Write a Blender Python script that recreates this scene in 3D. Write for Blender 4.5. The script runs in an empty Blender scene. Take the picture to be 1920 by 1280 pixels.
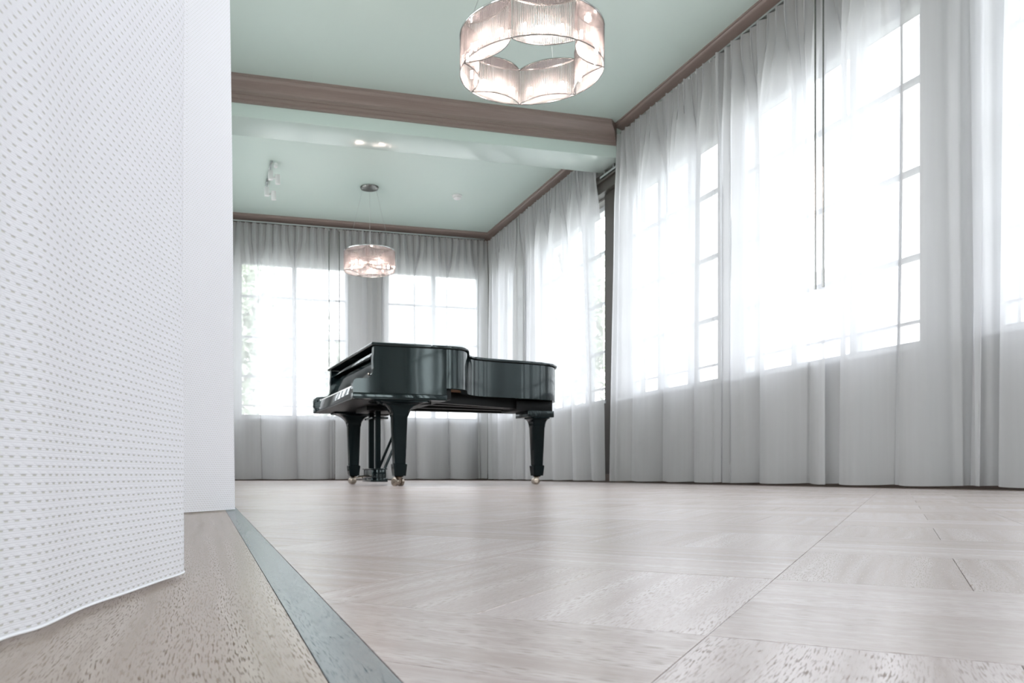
import bpy, bmesh, math, random
from mathutils import Vector, Matrix
random.seed(7)
PI = math.pi
C = bpy.context.scene.collection
SC = bpy.context.scene

# ------------------------------------------------------------------ camera
CAM_H = 0.085
cam_d = bpy.data.cameras.new('camera'); cam = bpy.data.objects.new('camera', cam_d); C.objects.link(cam)
cam.location = (0, 0, CAM_H); cam.rotation_euler = (PI/2, 0, math.radians(-15.0))
cam_d.sensor_width = 36; cam_d.lens = 28.875
cam_d.shift_x = 0.0859; cam_d.shift_y = 0.1297
cam_d.clip_start = 0.01; cam_d.clip_end = 300
cam_d.dof.use_dof = True; cam_d.dof.focus_distance = 0.95; cam_d.dof.aperture_fstop = 26
SC.camera = cam

# ------------------------------------------------------------------ world, exposure
w = bpy.data.worlds.new('world'); SC.world = w; w.use_nodes = True
wn = w.node_tree; bg = wn.nodes['Background']
tc = wn.nodes.new('ShaderNodeTexCoord'); sep = wn.nodes.new('ShaderNodeSeparateXYZ')
cr = wn.nodes.new('ShaderNodeValToRGB')
wn.links.new(tc.outputs['Generated'], sep.inputs[0])
mr = wn.nodes.new('ShaderNodeMapRange'); mr.inputs[1].default_value = -0.05; mr.inputs[2].default_value = 1.0
wn.links.new(sep.outputs['Z'], mr.inputs[0]); wn.links.new(mr.outputs[0], cr.inputs[0])
cr.color_ramp.elements[0].color = (1.0, 0.975, 1.0, 1); cr.color_ramp.elements[1].color = (0.95, 0.955, 1.03, 1)
wn.links.new(cr.outputs[0], bg.inputs['Color'])
bg.inputs['Strength'].default_value = 2.7
SC.view_settings.view_transform = 'Standard'; SC.view_settings.look = 'None'
SC.view_settings.gamma = 1; SC.view_settings.use_curve_mapping = False
SC.view_settings.exposure = 1.5
cy = SC.cycles
cy.max_bounces = 14; cy.diffuse_bounces = 7; cy.glossy_bounces = 5; cy.transmission_bounces = 8
cy.transparent_max_bounces = 24; cy.sample_clamp_indirect = 12; cy.use_denoising = True
cy.caustics_reflective = False; cy.caustics_refractive = False
try: cy.denoiser = 'OPENIMAGEDENOISE'
except Exception: pass

def portal(name, loc, rot, sx, sy):
    l = bpy.data.lights.new(name, 'AREA'); l.shape = 'RECTANGLE'; l.size = sx; l.size_y = sy
    l.cycles.is_portal = True
    o = bpy.data.objects.new(name, l); C.objects.link(o); o.location = loc; o.rotation_euler = rot
portal('fill_daylight_left', (-0.66, 5.0, 1.98), (0, -PI/2, 0), 2.3, 16.0)  # portal for the added, unseen left windows
portal('fill_daylight_front', (1.9, -3.9, 1.98), (PI/2, 0, 0), 4.4, 2.3)  # portal for the added windows behind the camera
portal('daylight_right', (4.52, 4.7, 1.98), (0, PI/2, 0), 2.3, 14.4)
portal('daylight_back', (2.2, 11.95, 1.98), (-PI/2, 0, 0), 3.9, 2.3)

# ------------------------------------------------------------------ helpers
def new_mat(name):
    m = bpy.data.materials.new(name); m.use_nodes = True
    nt = m.node_tree; b = nt.nodes.get('Principled BSDF')
    return m, nt, b
def simple(name, col, rough=0.5, metal=0.0, coat=0.0, spec=0.5):
    m, nt, b = new_mat(name)
    b.inputs['Base Color'].default_value = (*col, 1); b.inputs['Roughness'].default_value = rough
    b.inputs['Metallic'].default_value = metal
    b.inputs['Coat Weight'].default_value = coat; b.inputs['Coat Roughness'].default_value = 0.05
    b.inputs['Specular IOR Level'].default_value = spec
    return m
def noisy(name, c1, c2, scale=(1, 1, 1), rough=0.5, detail=4, bump=0.0, coat=0.0, coord='Object', nscale=5):
    m, nt, b = new_mat(name); N = nt.nodes; L = nt.links
    t = N.new('ShaderNodeTexCoord'); mp = N.new('ShaderNodeMapping'); mp.inputs['Scale'].default_value = scale
    n = N.new('ShaderNodeTexNoise'); n.inputs['Scale'].default_value = nscale; n.inputs['Detail'].default_value = detail
    r = N.new('ShaderNodeMix'); r.data_type = 'RGBA'
    r.inputs[6].default_value = (*c1, 1); r.inputs[7].default_value = (*c2, 1)
    L.new(t.outputs[coord], mp.inputs[0]); L.new(mp.outputs[0], n.inputs['Vector']); L.new(n.outputs['Fac'], r.inputs[0])
    L.new(r.outputs[2], b.inputs['Base Color']); b.inputs['Roughness'].default_value = rough
    b.inputs['Coat Weight'].default_value = coat
    if bump:
        bp = N.new('ShaderNodeBump'); bp.inputs['Strength'].default_value = bump; bp.inputs['Distance'].default_value = 0.002
        L.new(n.outputs['Fac'], bp.inputs['Height']); L.new(bp.outputs[0], b.inputs['Normal'])
    return m

def link_obj(name, me, parent=None, mat=None, smooth=False):
    o = bpy.data.objects.new(name, me); C.objects.link(o)
    if mat: me.materials.append(mat)
    if parent: o.parent = parent
    if smooth:
        for p in me.polygons: p.use_smooth = True
    return o
def obj(name, bm, mat, parent=None, smooth=False, auto=None):
    me = bpy.data.meshes.new(name)
    bmesh.ops.recalc_face_normals(bm, faces=bm.faces)
    if auto is not None:
        for f in bm.faces: f.smooth = True
        for e in bm.edges:
            if len(e.link_faces) == 2 and e.calc_face_angle(0) > math.radians(auto): e.smooth = False
    bm.to_mesh(me); bm.free()
    return link_obj(name, me, parent, mat, smooth)
def empty(name, loc, rz=0.0):
    o = bpy.data.objects.new(name, None); C.objects.link(o); o.location = loc; o.rotation_euler = (0, 0, rz)
    o.empty_display_size = 0.1
    return o
def tag(o, label=None, cat=None, group=None, kind=None):
    if label: o['label'] = label
    if cat: o['category'] = cat
    if group: o['group'] = group
    if kind: o['kind'] = kind
    return o
def box(bm, x0, x1, y0, y1, z0, z1, bevel=0.0):
    vs = [bm.verts.new(p) for p in ((x0,y0,z0),(x1,y0,z0),(x1,y1,z0),(x0,y1,z0),(x0,y0,z1),(x1,y0,z1),(x1,y1,z1),(x0,y1,z1))]
    fs = [bm.faces.new([vs[i] for i in q]) for q in ((0,3,2,1),(4,5,6,7),(0,1,5,4),(1,2,6,5),(2,3,7,6),(3,0,4,7))]
    if bevel:
        es = list({e for f in fs for e in f.edges})
        bmesh.ops.bevel(bm, geom=es, offset=bevel, segments=2, affect='EDGES', profile=0.6)
def boxobj(name, x0, x1, y0, y1, z0, z1, mat, parent=None, bevel=0.0):
    bm = bmesh.new(); box(bm, x0, x1, y0, y1, z0, z1, bevel); return obj(name, bm, mat, parent, auto=30 if bevel else None)
def tube(bm, p0, p1, r, n=8, r1=None):
    p0 = Vector(p0); p1 = Vector(p1); d = (p1-p0).normalized()
    a = d.orthogonal().normalized(); b = d.cross(a); r1 = r if r1 is None else r1
    A = [bm.verts.new(p0 + (a*math.cos(2*PI*i/n)+b*math.sin(2*PI*i/n))*r) for i in range(n)]
    B = [bm.verts.new(p1 + (a*math.cos(2*PI*i/n)+b*math.sin(2*PI*i/n))*r1) for i in range(n)]
    for i in range(n): bm.faces.new((A[i], A[(i+1)%n], B[(i+1)%n], B[i]))
    bm.faces.new(A[::-1]); bm.faces.new(B)
def path_tube(bm, pts, r, n=6, closed=False):
    rings = []; m = len(pts)
    for i, p in enumerate(pts):
        p = Vector(p)
        q0 = Vector(pts[(i-1) % m] if closed or i > 0 else pts[i]); q1 = Vector(pts[(i+1) % m] if closed or i < m-1 else pts[i])
        d = (q1-q0).normalized(); up = Vector((0,0,1))
        if abs(d.z) > 0.9: up = Vector((1,0,0))
        a = d.cross(up).normalized(); b = a.cross(d)
        rings.append([bm.verts.new(p + (a*math.cos(2*PI*k/n)+b*math.sin(2*PI*k/n))*r) for k in range(n)])
    for i in range(m if closed else m-1):
        A = rings[i]; B = rings[(i+1) % m]
        for k in range(n): bm.faces.new((A[k], A[(k+1)%n], B[(k+1)%n], B[k]))
    if not closed: bm.faces.new(rings[0][::-1]); bm.faces.new(rings[-1])
def prism(bm, pts, z0, z1):
    A = [bm.verts.new((x, y, z0)) for x, y in pts]; B = [bm.verts.new((x, y, z1)) for x, y in pts]
    n = len(pts)
    for i in range(n): bm.faces.new((A[i], A[(i+1)%n], B[(i+1)%n], B[i]))
    bm.faces.new(A[::-1]); bm.faces.new(B)
def lathe(bm, prof, c=(0,0,0), n=24):
    rings = []
    for r, z in prof:
        if r < 1e-5: rings.append([bm.verts.new((c[0], c[1], c[2]+z))])
        else: rings.append([bm.verts.new((c[0]+r*math.cos(2*PI*k/n), c[1]+r*math.sin(2*PI*k/n), c[2]+z)) for k in range(n)])
    for A, B in zip(rings, rings[1:]):
        for k in range(n):
            if len(A) == 1 and len(B) == 1: continue
            if len(A) == 1: bm.faces.new((A[0], B[k], B[(k+1)%n]))
            elif len(B) == 1: bm.faces.new((A[k], A[(k+1)%n], B[0]))
            else: bm.faces.new((A[k], A[(k+1)%n], B[(k+1)%n], B[k]))
def sst(a, b, x):
    t = min(1, max(0, (x-a)/(b-a))); return t*t*(3-2*t)
def catmull(P, sub=8):
    out = []
    for i in range(len(P)-1):
        p0 = P[max(0, i-1)]; p1 = P[i]; p2 = P[i+1]; p3 = P[min(len(P)-1, i+2)]
        for k in range(sub):
            t = k/sub
            out.append(tuple(0.5*((2*p1[j]) + (-p0[j]+p2[j])*t + (2*p0[j]-5*p1[j]+4*p2[j]-p3[j])*t*t + (-p0[j]+3*p1[j]-3*p2[j]+p3[j])*t**3) for j in range(len(p1))))
    out.append(tuple(P[-1])); return out

# ------------------------------------------------------------------ materials
def ceiling_mat(name, rough):
    m, nt, b = new_mat(name); N = nt.nodes; L = nt.links
    t = N.new('ShaderNodeTexCoord'); n = N.new('ShaderNodeTexNoise'); n.inputs['Scale'].default_value = 0.8; n.inputs['Detail'].default_value = 2
    r = N.new('ShaderNodeMix'); r.data_type = 'RGBA'
    r.inputs[6].default_value = (0.55, 0.665, 0.615, 1); r.inputs[7].default_value = (0.60, 0.70, 0.655, 1)
    L.new(t.outputs['Object'], n.inputs['Vector']); L.new(n.outputs['Fac'], r.inputs[0]); L.new(r.outputs[2], b.inputs['Base Color'])
    b.inputs['Roughness'].default_value = rough; b.inputs['Specular IOR Level'].default_value = 0.5
    n2 = N.new('ShaderNodeTexNoise'); n2.inputs['Scale'].default_value = 3.0; L.new(t.outputs['Object'], n2.inputs['Vector'])
    bp = N.new('ShaderNodeBump'); bp.inputs['Strength'].default_value = 0.15; bp.inputs['Distance'].default_value = 0.01
    L.new(n2.outputs['Fac'], bp.inputs['Height']); L.new(bp.outputs[0], b.inputs['Normal'])
    return m
M_CEIL = ceiling_mat('mint_paint', 0.38); M_BEAM = ceiling_mat('mint_lacquer', 0.16)
M_CORNICE = noisy('taupe_wood', (0.22, 0.168, 0.15), (0.30, 0.235, 0.21), (0.6, 12, 12), 0.35, nscale=6)
M_CORNICE_Y = noisy('taupe_wood_side', (0.22, 0.168, 0.15), (0.30, 0.235, 0.21), (12, 0.6, 12), 0.35, nscale=6)
M_WALL = noisy('grey_wall', (0.26, 0.255, 0.24), (0.30, 0.295, 0.28), (1, 1, 1), 0.7)
M_WALL_PALE = noisy('pale_plaster', (0.74, 0.74, 0.74), (0.80, 0.80, 0.80), (1, 1, 1), 0.8)
M_SKIRT = noisy('dark_skirting_wood', (0.10, 0.075, 0.06), (0.16, 0.12, 0.10), (1, 1, 1), 0.4)
M_FRAME = simple('painted_window_frame', (0.62, 0.64, 0.65), 0.35)
M_STEEL = simple('brushed_steel', (0.55, 0.57, 0.57), 0.3, 1.0)
M_CHROME = simple('chrome', (0.75, 0.76, 0.76), 0.08, 1.0)
M_BRASS = noisy('brass', (0.42, 0.36, 0.30), (0.28, 0.24, 0.20), (1, 1, 1), 0.25, nscale=20)
M_BRASS.node_tree.nodes['Principled BSDF'].inputs['Metallic'].default_value = 1.0
M_DARKWOOD = simple('dark_lintel', (0.055, 0.047, 0.04), 0.45)
M_FRAMEDARK = simple('dark_polished_steel', (0.22, 0.22, 0.21), 0.25, 1.0)
M_WHITE = simple('white_plastic', (0.8, 0.8, 0.8), 0.4)
M_LAWN = noisy('pale_gravel', (0.42, 0.42, 0.38), (0.52, 0.52, 0.48), (1, 1, 1), 0.9, nscale=3)
M_LEAF = noisy('leaves', (0.56, 0.62, 0.50), (0.68, 0.72, 0.60), (1, 1, 1), 0.7, nscale=1.5)
M_BARK = noisy('bark', (0.16, 0.13, 0.10), (0.26, 0.22, 0.18), (6, 6, 1), 0.9)

def lacquer(name, spec):
    m, nt, b = new_mat(name); N = nt.nodes; L = nt.links
    b.inputs['Base Color'].default_value = (0.006, 0.010, 0.011, 1); b.inputs['Roughness'].default_value = 0.05
    b.inputs['Specular IOR Level'].default_value = spec; b.inputs['Specular Tint'].default_value = (0.86, 1.0, 0.99, 1); b.inputs['Coat Weight'].default_value = 0.0; b.inputs['Coat Roughness'].default_value = 0.02
    b.inputs['Coat Tint'].default_value = (0.86, 1.0, 0.98, 1)
    t = N.new('ShaderNodeTexCoord'); n = N.new('ShaderNodeTexNoise'); n.inputs['Scale'].default_value = 2.2; n.inputs['Detail'].default_value = 1
    bp = N.new('ShaderNodeBump'); bp.inputs['Strength'].default_value = 0.4; bp.inputs['Distance'].default_value = 0.008
    L.new(t.outputs['Object'], n.inputs['Vector']); L.new(n.outputs['Fac'], bp.inputs['Height'])
    L.new(bp.outputs[0], b.inputs['Normal']); L.new(bp.outputs[0], b.inputs['Coat Normal'])
    return m
M_BLACK = lacquer('black_piano_lacquer', 0.52)
M_LEGB = lacquer('black_leg_lacquer', 0.12)
M_SATIN = simple('black_satin', (0.006, 0.007, 0.007), 0.4, spec=0.2)
M_SPRUCE = noisy('soundboard_spruce', (0.16, 0.09, 0.05), (0.22, 0.13, 0.075), (1, 14, 1), 0.5)
M_IVORY = simple('white_key', (0.88, 0.87, 0.84), 0.2)
M_FELT = simple('black_key', (0.01, 0.01, 0.01), 0.25)

def sheer_mat(name, transp, col_t, col_d, fine=False):
    """open-weave sheer: light goes straight through the gaps, the yarn scatters both ways"""
    m, nt, b = new_mat(name); N = nt.nodes; L = nt.links; N.remove(b); out = N['Material Output']
    tr = N.new('ShaderNodeBsdfTransparent'); tl = N.new('ShaderNodeBsdfTranslucent'); df = N.new('ShaderNodeBsdfDiffuse')
    tl.inputs[0].default_value = (*col_t, 1); df.inputs[0].default_value = (*col_d, 1)
    mx = N.new('ShaderNodeMixShader'); mx.inputs[0].default_value = 0.60
    L.new(tl.outputs[0], mx.inputs[1]); L.new(df.outputs[0], mx.inputs[2])
    # yarn thickens slightly in broad bands
    uv = N.new('ShaderNodeUVMap'); mp = N.new('ShaderNodeMapping'); mp.inputs['Scale'].default_value = (9, 0.35, 1)
    n = N.new('ShaderNodeTexNoise'); n.inputs['Scale'].default_value = 3; n.inputs['Detail'].default_value = 3
    L.new(uv.outputs[0], mp.inputs[0]); L.new(mp.outputs[0], n.inputs['Vector'])
    # at a grazing angle more yarn lies in the line of sight
    lw = N.new('ShaderNodeLayerWeight'); lw.inputs['Blend'].default_value = 0.3
    mr1 = N.new('ShaderNodeMapRange'); mr1.inputs[1].default_value = 0.3; mr1.inputs[2].default_value = 0.7
    mr1.inputs[3].default_value = transp*0.9; mr1.inputs[4].default_value = transp*1.1
    L.new(n.outputs['Fac'], mr1.inputs[0])
    mr2 = N.new('ShaderNodeMapRange'); mr2.inputs[1].default_value = 0.2; mr2.inputs[2].default_value = 1.0
    mr2.inputs[3].default_value = 1.0; mr2.inputs[4].default_value = 0.7
    L.new(lw.outputs['Facing'], mr2.inputs[0])
    mu = N.new('ShaderNodeMath'); mu.operation = 'MULTIPLY'; L.new(mr1.outputs[0], mu.inputs[0]); L.new(mr2.outputs[0], mu.inputs[1])
    m2 = N.new('ShaderNodeMixShader'); L.new(mu.outputs[0], m2.inputs[0]); L.new(mx.outputs[0], m2.inputs[1]); L.new(tr.outputs[0], m2.inputs[2])
    L.new(m2.outputs[0], out.inputs[0])
    return m
M_SHEER = sheer_mat('sheer_voile', 0.22, (0.66, 0.66, 0.70), (0.66, 0.665, 0.66))

def weave_mat():
    """heavy white curtain cloth: staggered rows of short raised yarns with a hole under each, fine ribs between"""
    m, nt, b = new_mat('dotted_white_weave'); N = nt.nodes; L = nt.links; out = N['Material Output']
    def math_(op, a, c=None, d=None):
        n = N.new('ShaderNodeMath'); n.operation = op
        for i, v in enumerate((a, c, d)):
            if v is None: continue
            if isinstance(v, (int, float)): n.inputs[i].default_value = v
            else: L.new(v, n.inputs[i])
        return n.outputs[0]
    uv = N.new('ShaderNodeUVMap'); s = N.new('ShaderNodeSeparateXYZ')
    nz = N.new('ShaderNodeTexNoise'); nz.inputs['Scale'].default_value = 40; L.new(uv.outputs[0], nz.inputs['Vector'])
    L.new(uv.outputs[0], s.inputs[0])
    row = math_('DIVIDE', s.outputs[1], 0.0046)
    ri = math_('FLOOR', row); rf = math_('FRACT', row)
    off = math_('MULTIPLY', math_('MODULO', ri, 2.0), 0.5)
    wob = math_('MULTIPLY', math_('SUBTRACT', nz.outputs['Fac'], 0.5), 0.25)
    cf = math_('FRACT', math_('ADD', math_('ADD', math_('DIVIDE', s.outputs[0], 0.0088), off), wob))
    dx = math_('DIVIDE', math_('ABSOLUTE', math_('SUBTRACT', cf, 0.5)), 0.22)
    dy = math_('DIVIDE', math_('ABSOLUTE', math_('SUBTRACT', rf, 0.36)), 0.10)
    rr = math_('ADD', math_('MULTIPLY', dx, dx), math_('MULTIPLY', dy, dy))
    hole = N.new('ShaderNodeMapRange'); hole.inputs[1].default_value = 1.35; hole.inputs[2].default_value = 0.5
    L.new(rr, hole.inputs[0])
    ey = math_('DIVIDE', math_('ABSOLUTE', math_('SUBTRACT', rf, 0.68)), 0.2)
    ex = math_('DIVIDE', math_('ABSOLUTE', math_('SUBTRACT', cf, 0.5)), 0.36)
    r2 = math_('ADD', math_('MULTIPLY', ex, ex), math_('MULTIPLY', ey, ey))
    dot = N.new('ShaderNodeMapRange'); dot.inputs[1].default_value = 1.3; dot.inputs[2].default_value = 0.0
    L.new(r2, dot.inputs[0])
    rib = math_('SINE', math_('MULTIPLY', s.outputs[1], 2*PI/0.00115))
    h = math_('ADD', math_('MULTIPLY', dot.outputs[0], 1.0), math_('MULTIPLY', rib, 0.12))
    h = math_('SUBTRACT', h, math_('MULTIPLY', hole.outputs[0], 0.9))
    bp = N.new('ShaderNodeBump'); bp.inputs['Strength'].default_value = 0.6; bp.inputs['Distance'].default_value = 0.0006
    L.new(h, bp.inputs['Height'])
    col = N.new('ShaderNodeMix'); col.data_type = 'RGBA'; L.new(hole.outputs[0], col.inputs[0])
    col.inputs[6].default_value = (0.83, 0.825, 0.86, 1); col.inputs[7].default_value = (0.62, 0.61, 0.57, 1)
    df = N.new('ShaderNodeBsdfDiffuse'); tl = N.new('ShaderNodeBsdfTranslucent')
    L.new(col.outputs[2], df.inputs[0]); L.new(col.outputs[2], tl.inputs[0]); L.new(bp.outputs[0], df.inputs['Normal'])
    mx = N.new('ShaderNodeMixShader'); mx.inputs[0].default_value = 0.22
    L.new(df.outputs[0], mx.inputs[1]); L.new(tl.outputs[0], mx.inputs[2]); L.new(mx.outputs[0], out.inputs[0])
    N.remove(b)
    return m
M_WEAVE = weave_mat()

def glass_mat():
    m, nt, b = new_mat('window_glass'); N = nt.nodes; L = nt.links; N.remove(b); out = N['Material Output']
    tr = N.new('ShaderNodeBsdfTransparent'); gl = N.new('ShaderNodeBsdfGlossy'); gl.inputs['Roughness'].default_value = 0.02
    tr.inputs[0].default_value = (0.94, 0.97, 0.97, 1)
    lw = N.new('ShaderNodeLayerWeight'); lw.inputs['Blend'].default_value = 0.5
    pw = N.new('ShaderNodeMath'); pw.operation = 'POWER'; pw.inputs[1].default_value = 5.0; L.new(lw.outputs['Facing'], pw.inputs[0])
    fr = N.new('ShaderNodeMath'); fr.operation = 'MULTIPLY_ADD'; fr.inputs[1].default_value = 0.9; fr.inputs[2].default_value = 0.04; L.new(pw.outputs[0], fr.inputs[0])
    mx = N.new('ShaderNodeMixShader'); L.new(fr.outputs[0], mx.inputs[0]); L.new(tr.outputs[0], mx.inputs[1]); L.new(gl.outputs[0], mx.inputs[2])
    L.new(mx.outputs[0], out.inputs[0]); return m
M_GLASS = glass_mat()
def rod_mat():
    m, nt, b = new_mat('crystal_rod'); N = nt.nodes; L = nt.links; N.remove(b); out = N['Material Output']
    tr = N.new('ShaderNodeBsdfTransparent'); gl = N.new('ShaderNodeBsdfGlossy'); gl.inputs['Roughness'].default_value = 0.12
    tl = N.new('ShaderNodeBsdfTranslucent'); df = N.new('ShaderNodeBsdfDiffuse')
    tr.inputs[0].default_value = (0.97, 0.95, 0.95, 1); tl.inputs[0].default_value = (0.95, 0.86, 0.84, 1)
    df.inputs[0].default_value = (0.95, 0.86, 0.84, 1)
    a = N.new('ShaderNodeMixShader'); a.inputs[0].default_value = 0.4; L.new(tl.outputs[0], a.inputs[1]); L.new(df.outputs[0], a.inputs[2])
    fr = N.new('ShaderNodeFresnel'); fr.inputs[0].default_value = 1.5
    c = N.new('ShaderNodeMixShader'); c.inputs[0].default_value = 0.13; L.new(tr.outputs[0], c.inputs[1]); L.new(a.outputs[0], c.inputs[2])
    d = N.new('ShaderNodeMixShader'); L.new(fr.outputs[0], d.inputs[0]); L.new(c.outputs[0], d.inputs[1]); L.new(gl.outputs[0], d.inputs[2])
    L.new(d.outputs[0], out.inputs[0]); return m
M_ROD = rod_mat()
def emit(name, col, s):
    m, nt, b = new_mat(name); b.inputs['Emission Color'].default_value = (*col, 1); b.inputs['Emission Strength'].default_value = s
    b.inputs['Base Color'].default_value = (0.8, 0.8, 0.8, 1); return m
M_BULB = emit('lit_bulb', (1.0, 0.86, 0.78), 30.0)

def oak_mat(name, lo, hi, pore_col, pore=0.55, rough=0.26):
    """whitewashed brushed oak; UV 'grain' runs in metres along / across the board, UV 'tone' carries a per-board shade"""
    m, nt, b = new_mat(name); N = nt.nodes; L = nt.links
    g = N.new('ShaderNodeUVMap'); g.uv_map = 'grain'; t = N.new('ShaderNodeUVMap'); t.uv_map = 'tone'
    st = N.new('ShaderNodeSeparateXYZ'); L.new(t.outputs[0], st.inputs[0])
    # wander of the grain
    wn_ = N.new('ShaderNodeTexNoise'); mpw = N.new('ShaderNodeMapping'); mpw.inputs['Scale'].default_value = (4, 9, 1)
    L.new(g.outputs[0], mpw.inputs[0]); L.new(mpw.outputs[0], wn_.inputs['Vector']); wn_.inputs['Scale'].default_value = 1; wn_.inputs['Detail'].default_value = 2
    sub = N.new('ShaderNodeVectorMath'); sub.operation = 'SUBTRACT'; sub.inputs[1].default_value = (0.5, 0.5, 0.5); L.new(wn_.outputs['Color'], sub.inputs[0])
    sc = N.new('ShaderNodeVectorMath'); sc.operation = 'MULTIPLY'; sc.inputs[1].default_value = (0.0, 0.024, 0); L.new(sub.outputs[0], sc.inputs[0])
    ad = N.new('ShaderNodeVectorMath'); ad.operation = 'ADD'; L.new(g.outputs[0], ad.inputs[0]); L.new(sc.outputs[0], ad.inputs[1])
    # annual rings (cathedral)
    mp1 = N.new('ShaderNodeMapping'); mp1.inputs['Scale'].default_value = (1.6, 55, 1); L.new(ad.outputs[0], mp1.inputs[0])
    n1 = N.new('ShaderNodeTexNoise'); n1.inputs['Scale'].default_value = 1.0; n1.inputs['Detail'].default_value = 3; L.new(mp1.outputs[0], n1.inputs['Vector'])
    # pores: short dark dashes
    mp2 = N.new('ShaderNodeMapping'); mp2.inputs['Scale'].default_value = (80, 1050, 1); L.new(ad.outputs[0], mp2.inputs[0])
    n2 = N.new('ShaderNodeTexNoise'); n2.inputs['Scale'].default_value = 1.0; n2.inputs['Detail'].default_value = 1.5; L.new(mp2.outputs[0], n2.inputs['Vector'])
    mr2 = N.new('ShaderNodeMapRange'); mr2.inputs[1].default_value = 0.53; mr2.inputs[2].default_value = 0.66; L.new(n2.outputs['Fac'], mr2.inputs[0])
    mrr = N.new('ShaderNodeMapRange'); mrr.inputs[1].default_value = 0.38; mrr.inputs[2].default_value = 0.6; mrr.inputs[3].default_value = 0.4; L.new(n1.outputs['Fac'], mrr.inputs[0])
    pm = N.new('ShaderNodeMath'); pm.operation = 'MULTIPLY'; L.new(mr2.outputs[0], pm.inputs[0]); L.new(mrr.outputs[0], pm.inputs[1])
    pk = N.new('ShaderNodeMath'); pk.operation = 'MULTIPLY'; pk.inputs[1].default_value = pore; L.new(pm.outputs[0], pk.inputs[0])
    base = N.new('ShaderNodeMix'); base.data_type = 'RGBA'; base.inputs[6].default_value = (*lo, 1); base.inputs[7].default_value = (*hi, 1)
    # tone = board shade + ring shade
    rg = N.new('ShaderNodeMath'); rg.operation = 'MULTIPLY_ADD'; rg.inputs[1].default_value = 1.5; rg.inputs[2].default_value = -0.75; L.new(n1.outputs['Fac'], rg.inputs[0])
    tt = N.new('ShaderNodeMath'); tt.operation = 'ADD'; tt.use_clamp = True; L.new(st.outputs[0], tt.inputs[0]); L.new(rg.outputs[0], tt.inputs[1])
    L.new(tt.outputs[0], base.inputs[0])
    c2 = N.new('ShaderNodeMix'); c2.data_type = 'RGBA'; c2.inputs[7].default_value = (*pore_col, 1)
    L.new(pk.outputs[0], c2.inputs[0]); L.new(base.outputs[2], c2.inputs[6]); L.new(c2.outputs[2], b.inputs['Base Color'])
    rr = N.new('ShaderNodeMath'); rr.operation = 'MULTIPLY_ADD'; rr.inputs[1].default_value = 0.35; rr.inputs[2].default_value = rough; L.new(pm.outputs[0], rr.inputs[0])
    b.inputs['Roughness'].default_value = rough
    sl = N.new('ShaderNodeMath'); sl.operation = 'MULTIPLY_ADD'; sl.inputs[1].default_value = -0.45; sl.inputs[2].default_value = 0.45; L.new(mr2.outputs[0], sl.inputs[0]); L.new(sl.outputs[0], b.inputs['Specular IOR Level'])
    hh = N.new('ShaderNodeMath'); hh.operation = 'MULTIPLY_ADD'; hh.inputs[1].default_value = -1.0; L.new(pm.outputs[0], hh.inputs[0]); L.new(n1.outputs['Fac'], hh.inputs[2])
    bp = N.new('ShaderNodeBump'); bp.inputs['Strength'].default_value = 0.05; bp.inputs['Distance'].default_value = 0.0003; L.new(hh.outputs[0], bp.inputs['Height'])
    L.new(bp.outputs[0], b.inputs['Normal'])
    return m
M_OAK = oak_mat('whitewashed_oak', (0.44, 0.36, 0.335), (0.655, 0.575, 0.565), (0.17, 0.13, 0.105), 0.65)
M_OAK_EDGE = oak_mat('limed_oak_border', (0.33, 0.26, 0.205), (0.49, 0.405, 0.35), (0.13, 0.095, 0.07), 0.8)
M_INLAY = oak_mat('grey_inlay', (0.15, 0.185, 0.20), (0.23, 0.265, 0.275), (0.09, 0.11, 0.12), 0.6)

# ------------------------------------------------------------------ room shell
H = 3.64; XR = 4.22; YB = 11.62; XL = -0.36; YF = -3.6
floor = boxobj('floor', XL, XR, YF, YB, -0.10, -0.0125, M_SKIRT); tag(floor, kind='structure')
ceil = boxobj('ceiling', XL, XR+0.02, YF, YB+0.02, H, H+0.15, M_CEIL); tag(ceil, kind='structure')
beam = boxobj('ceiling_beam', XL, XR-0.02, 7.57, 8.0, 3.305, H, M_BEAM, None, 0.006); tag(beam, kind='structure')
Z0, Z1 = 0.88, 3.08
RW = [(6.10, 7.76, 3), (4.06, 5.92, 3), (2.0, 3.64, 3), (-0.2, 1.55, 3), (-2.4, -0.65, 3), (8.08, 10.12, 3), (10.52, 11.42, 2)]
BW = [(0.46, 2.02, 2), (2.56, 4.02, 2)]
def wall_with_holes(name, axis, p0, p1, a, b, holes, mat):
    bm = bmesh.new()
    def bx(t0, t1, z0, z1):
        if t1-t0 < 1e-4: return
        if axis == 'y': box(bm, p0, p1, t0, t1, z0, z1)
        else: box(bm, t0, t1, p0, p1, z0, z1)
    bx(a, b, -0.1, Z0); bx(a, b, Z1, H+0.15)
    t = a
    for h in sorted(holes):
        bx(t, h[0], Z0, Z1); t = h[1]
    bx(t, b, Z0, Z1)
    return tag(obj(name, bm, mat), kind='structure')
wall_with_holes('wall_right', 'y', XR, XR+0.28, YF, YB+0.28, RW, M_WALL)
wall_with_holes('wall_back', 'x', YB, YB+0.28, XL-0.2, XR, BW, M_WALL)
LW_FILL = [(-2.9, -1.0, 3), (-0.6, 1.5, 3), (2.3, 4.2, 3), (4.7, 6.9, 3), (8.3, 10.9, 4)]  # unseen bare windows, added to brighten the room
FW_FILL = [(0.0, 1.9, 3), (2.1, 4.0, 3)]  # added behind the camera, out of view, for extra daylight
wall_with_holes('wall_left', 'y', XL-0.28, XL, YF, YB, LW_FILL, M_WALL_PALE)
wall_with_holes('wall_front', 'x', YF-0.28, YF, XL-0.28, XR+0.28, FW_FILL, M_WALL_PALE)
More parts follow.
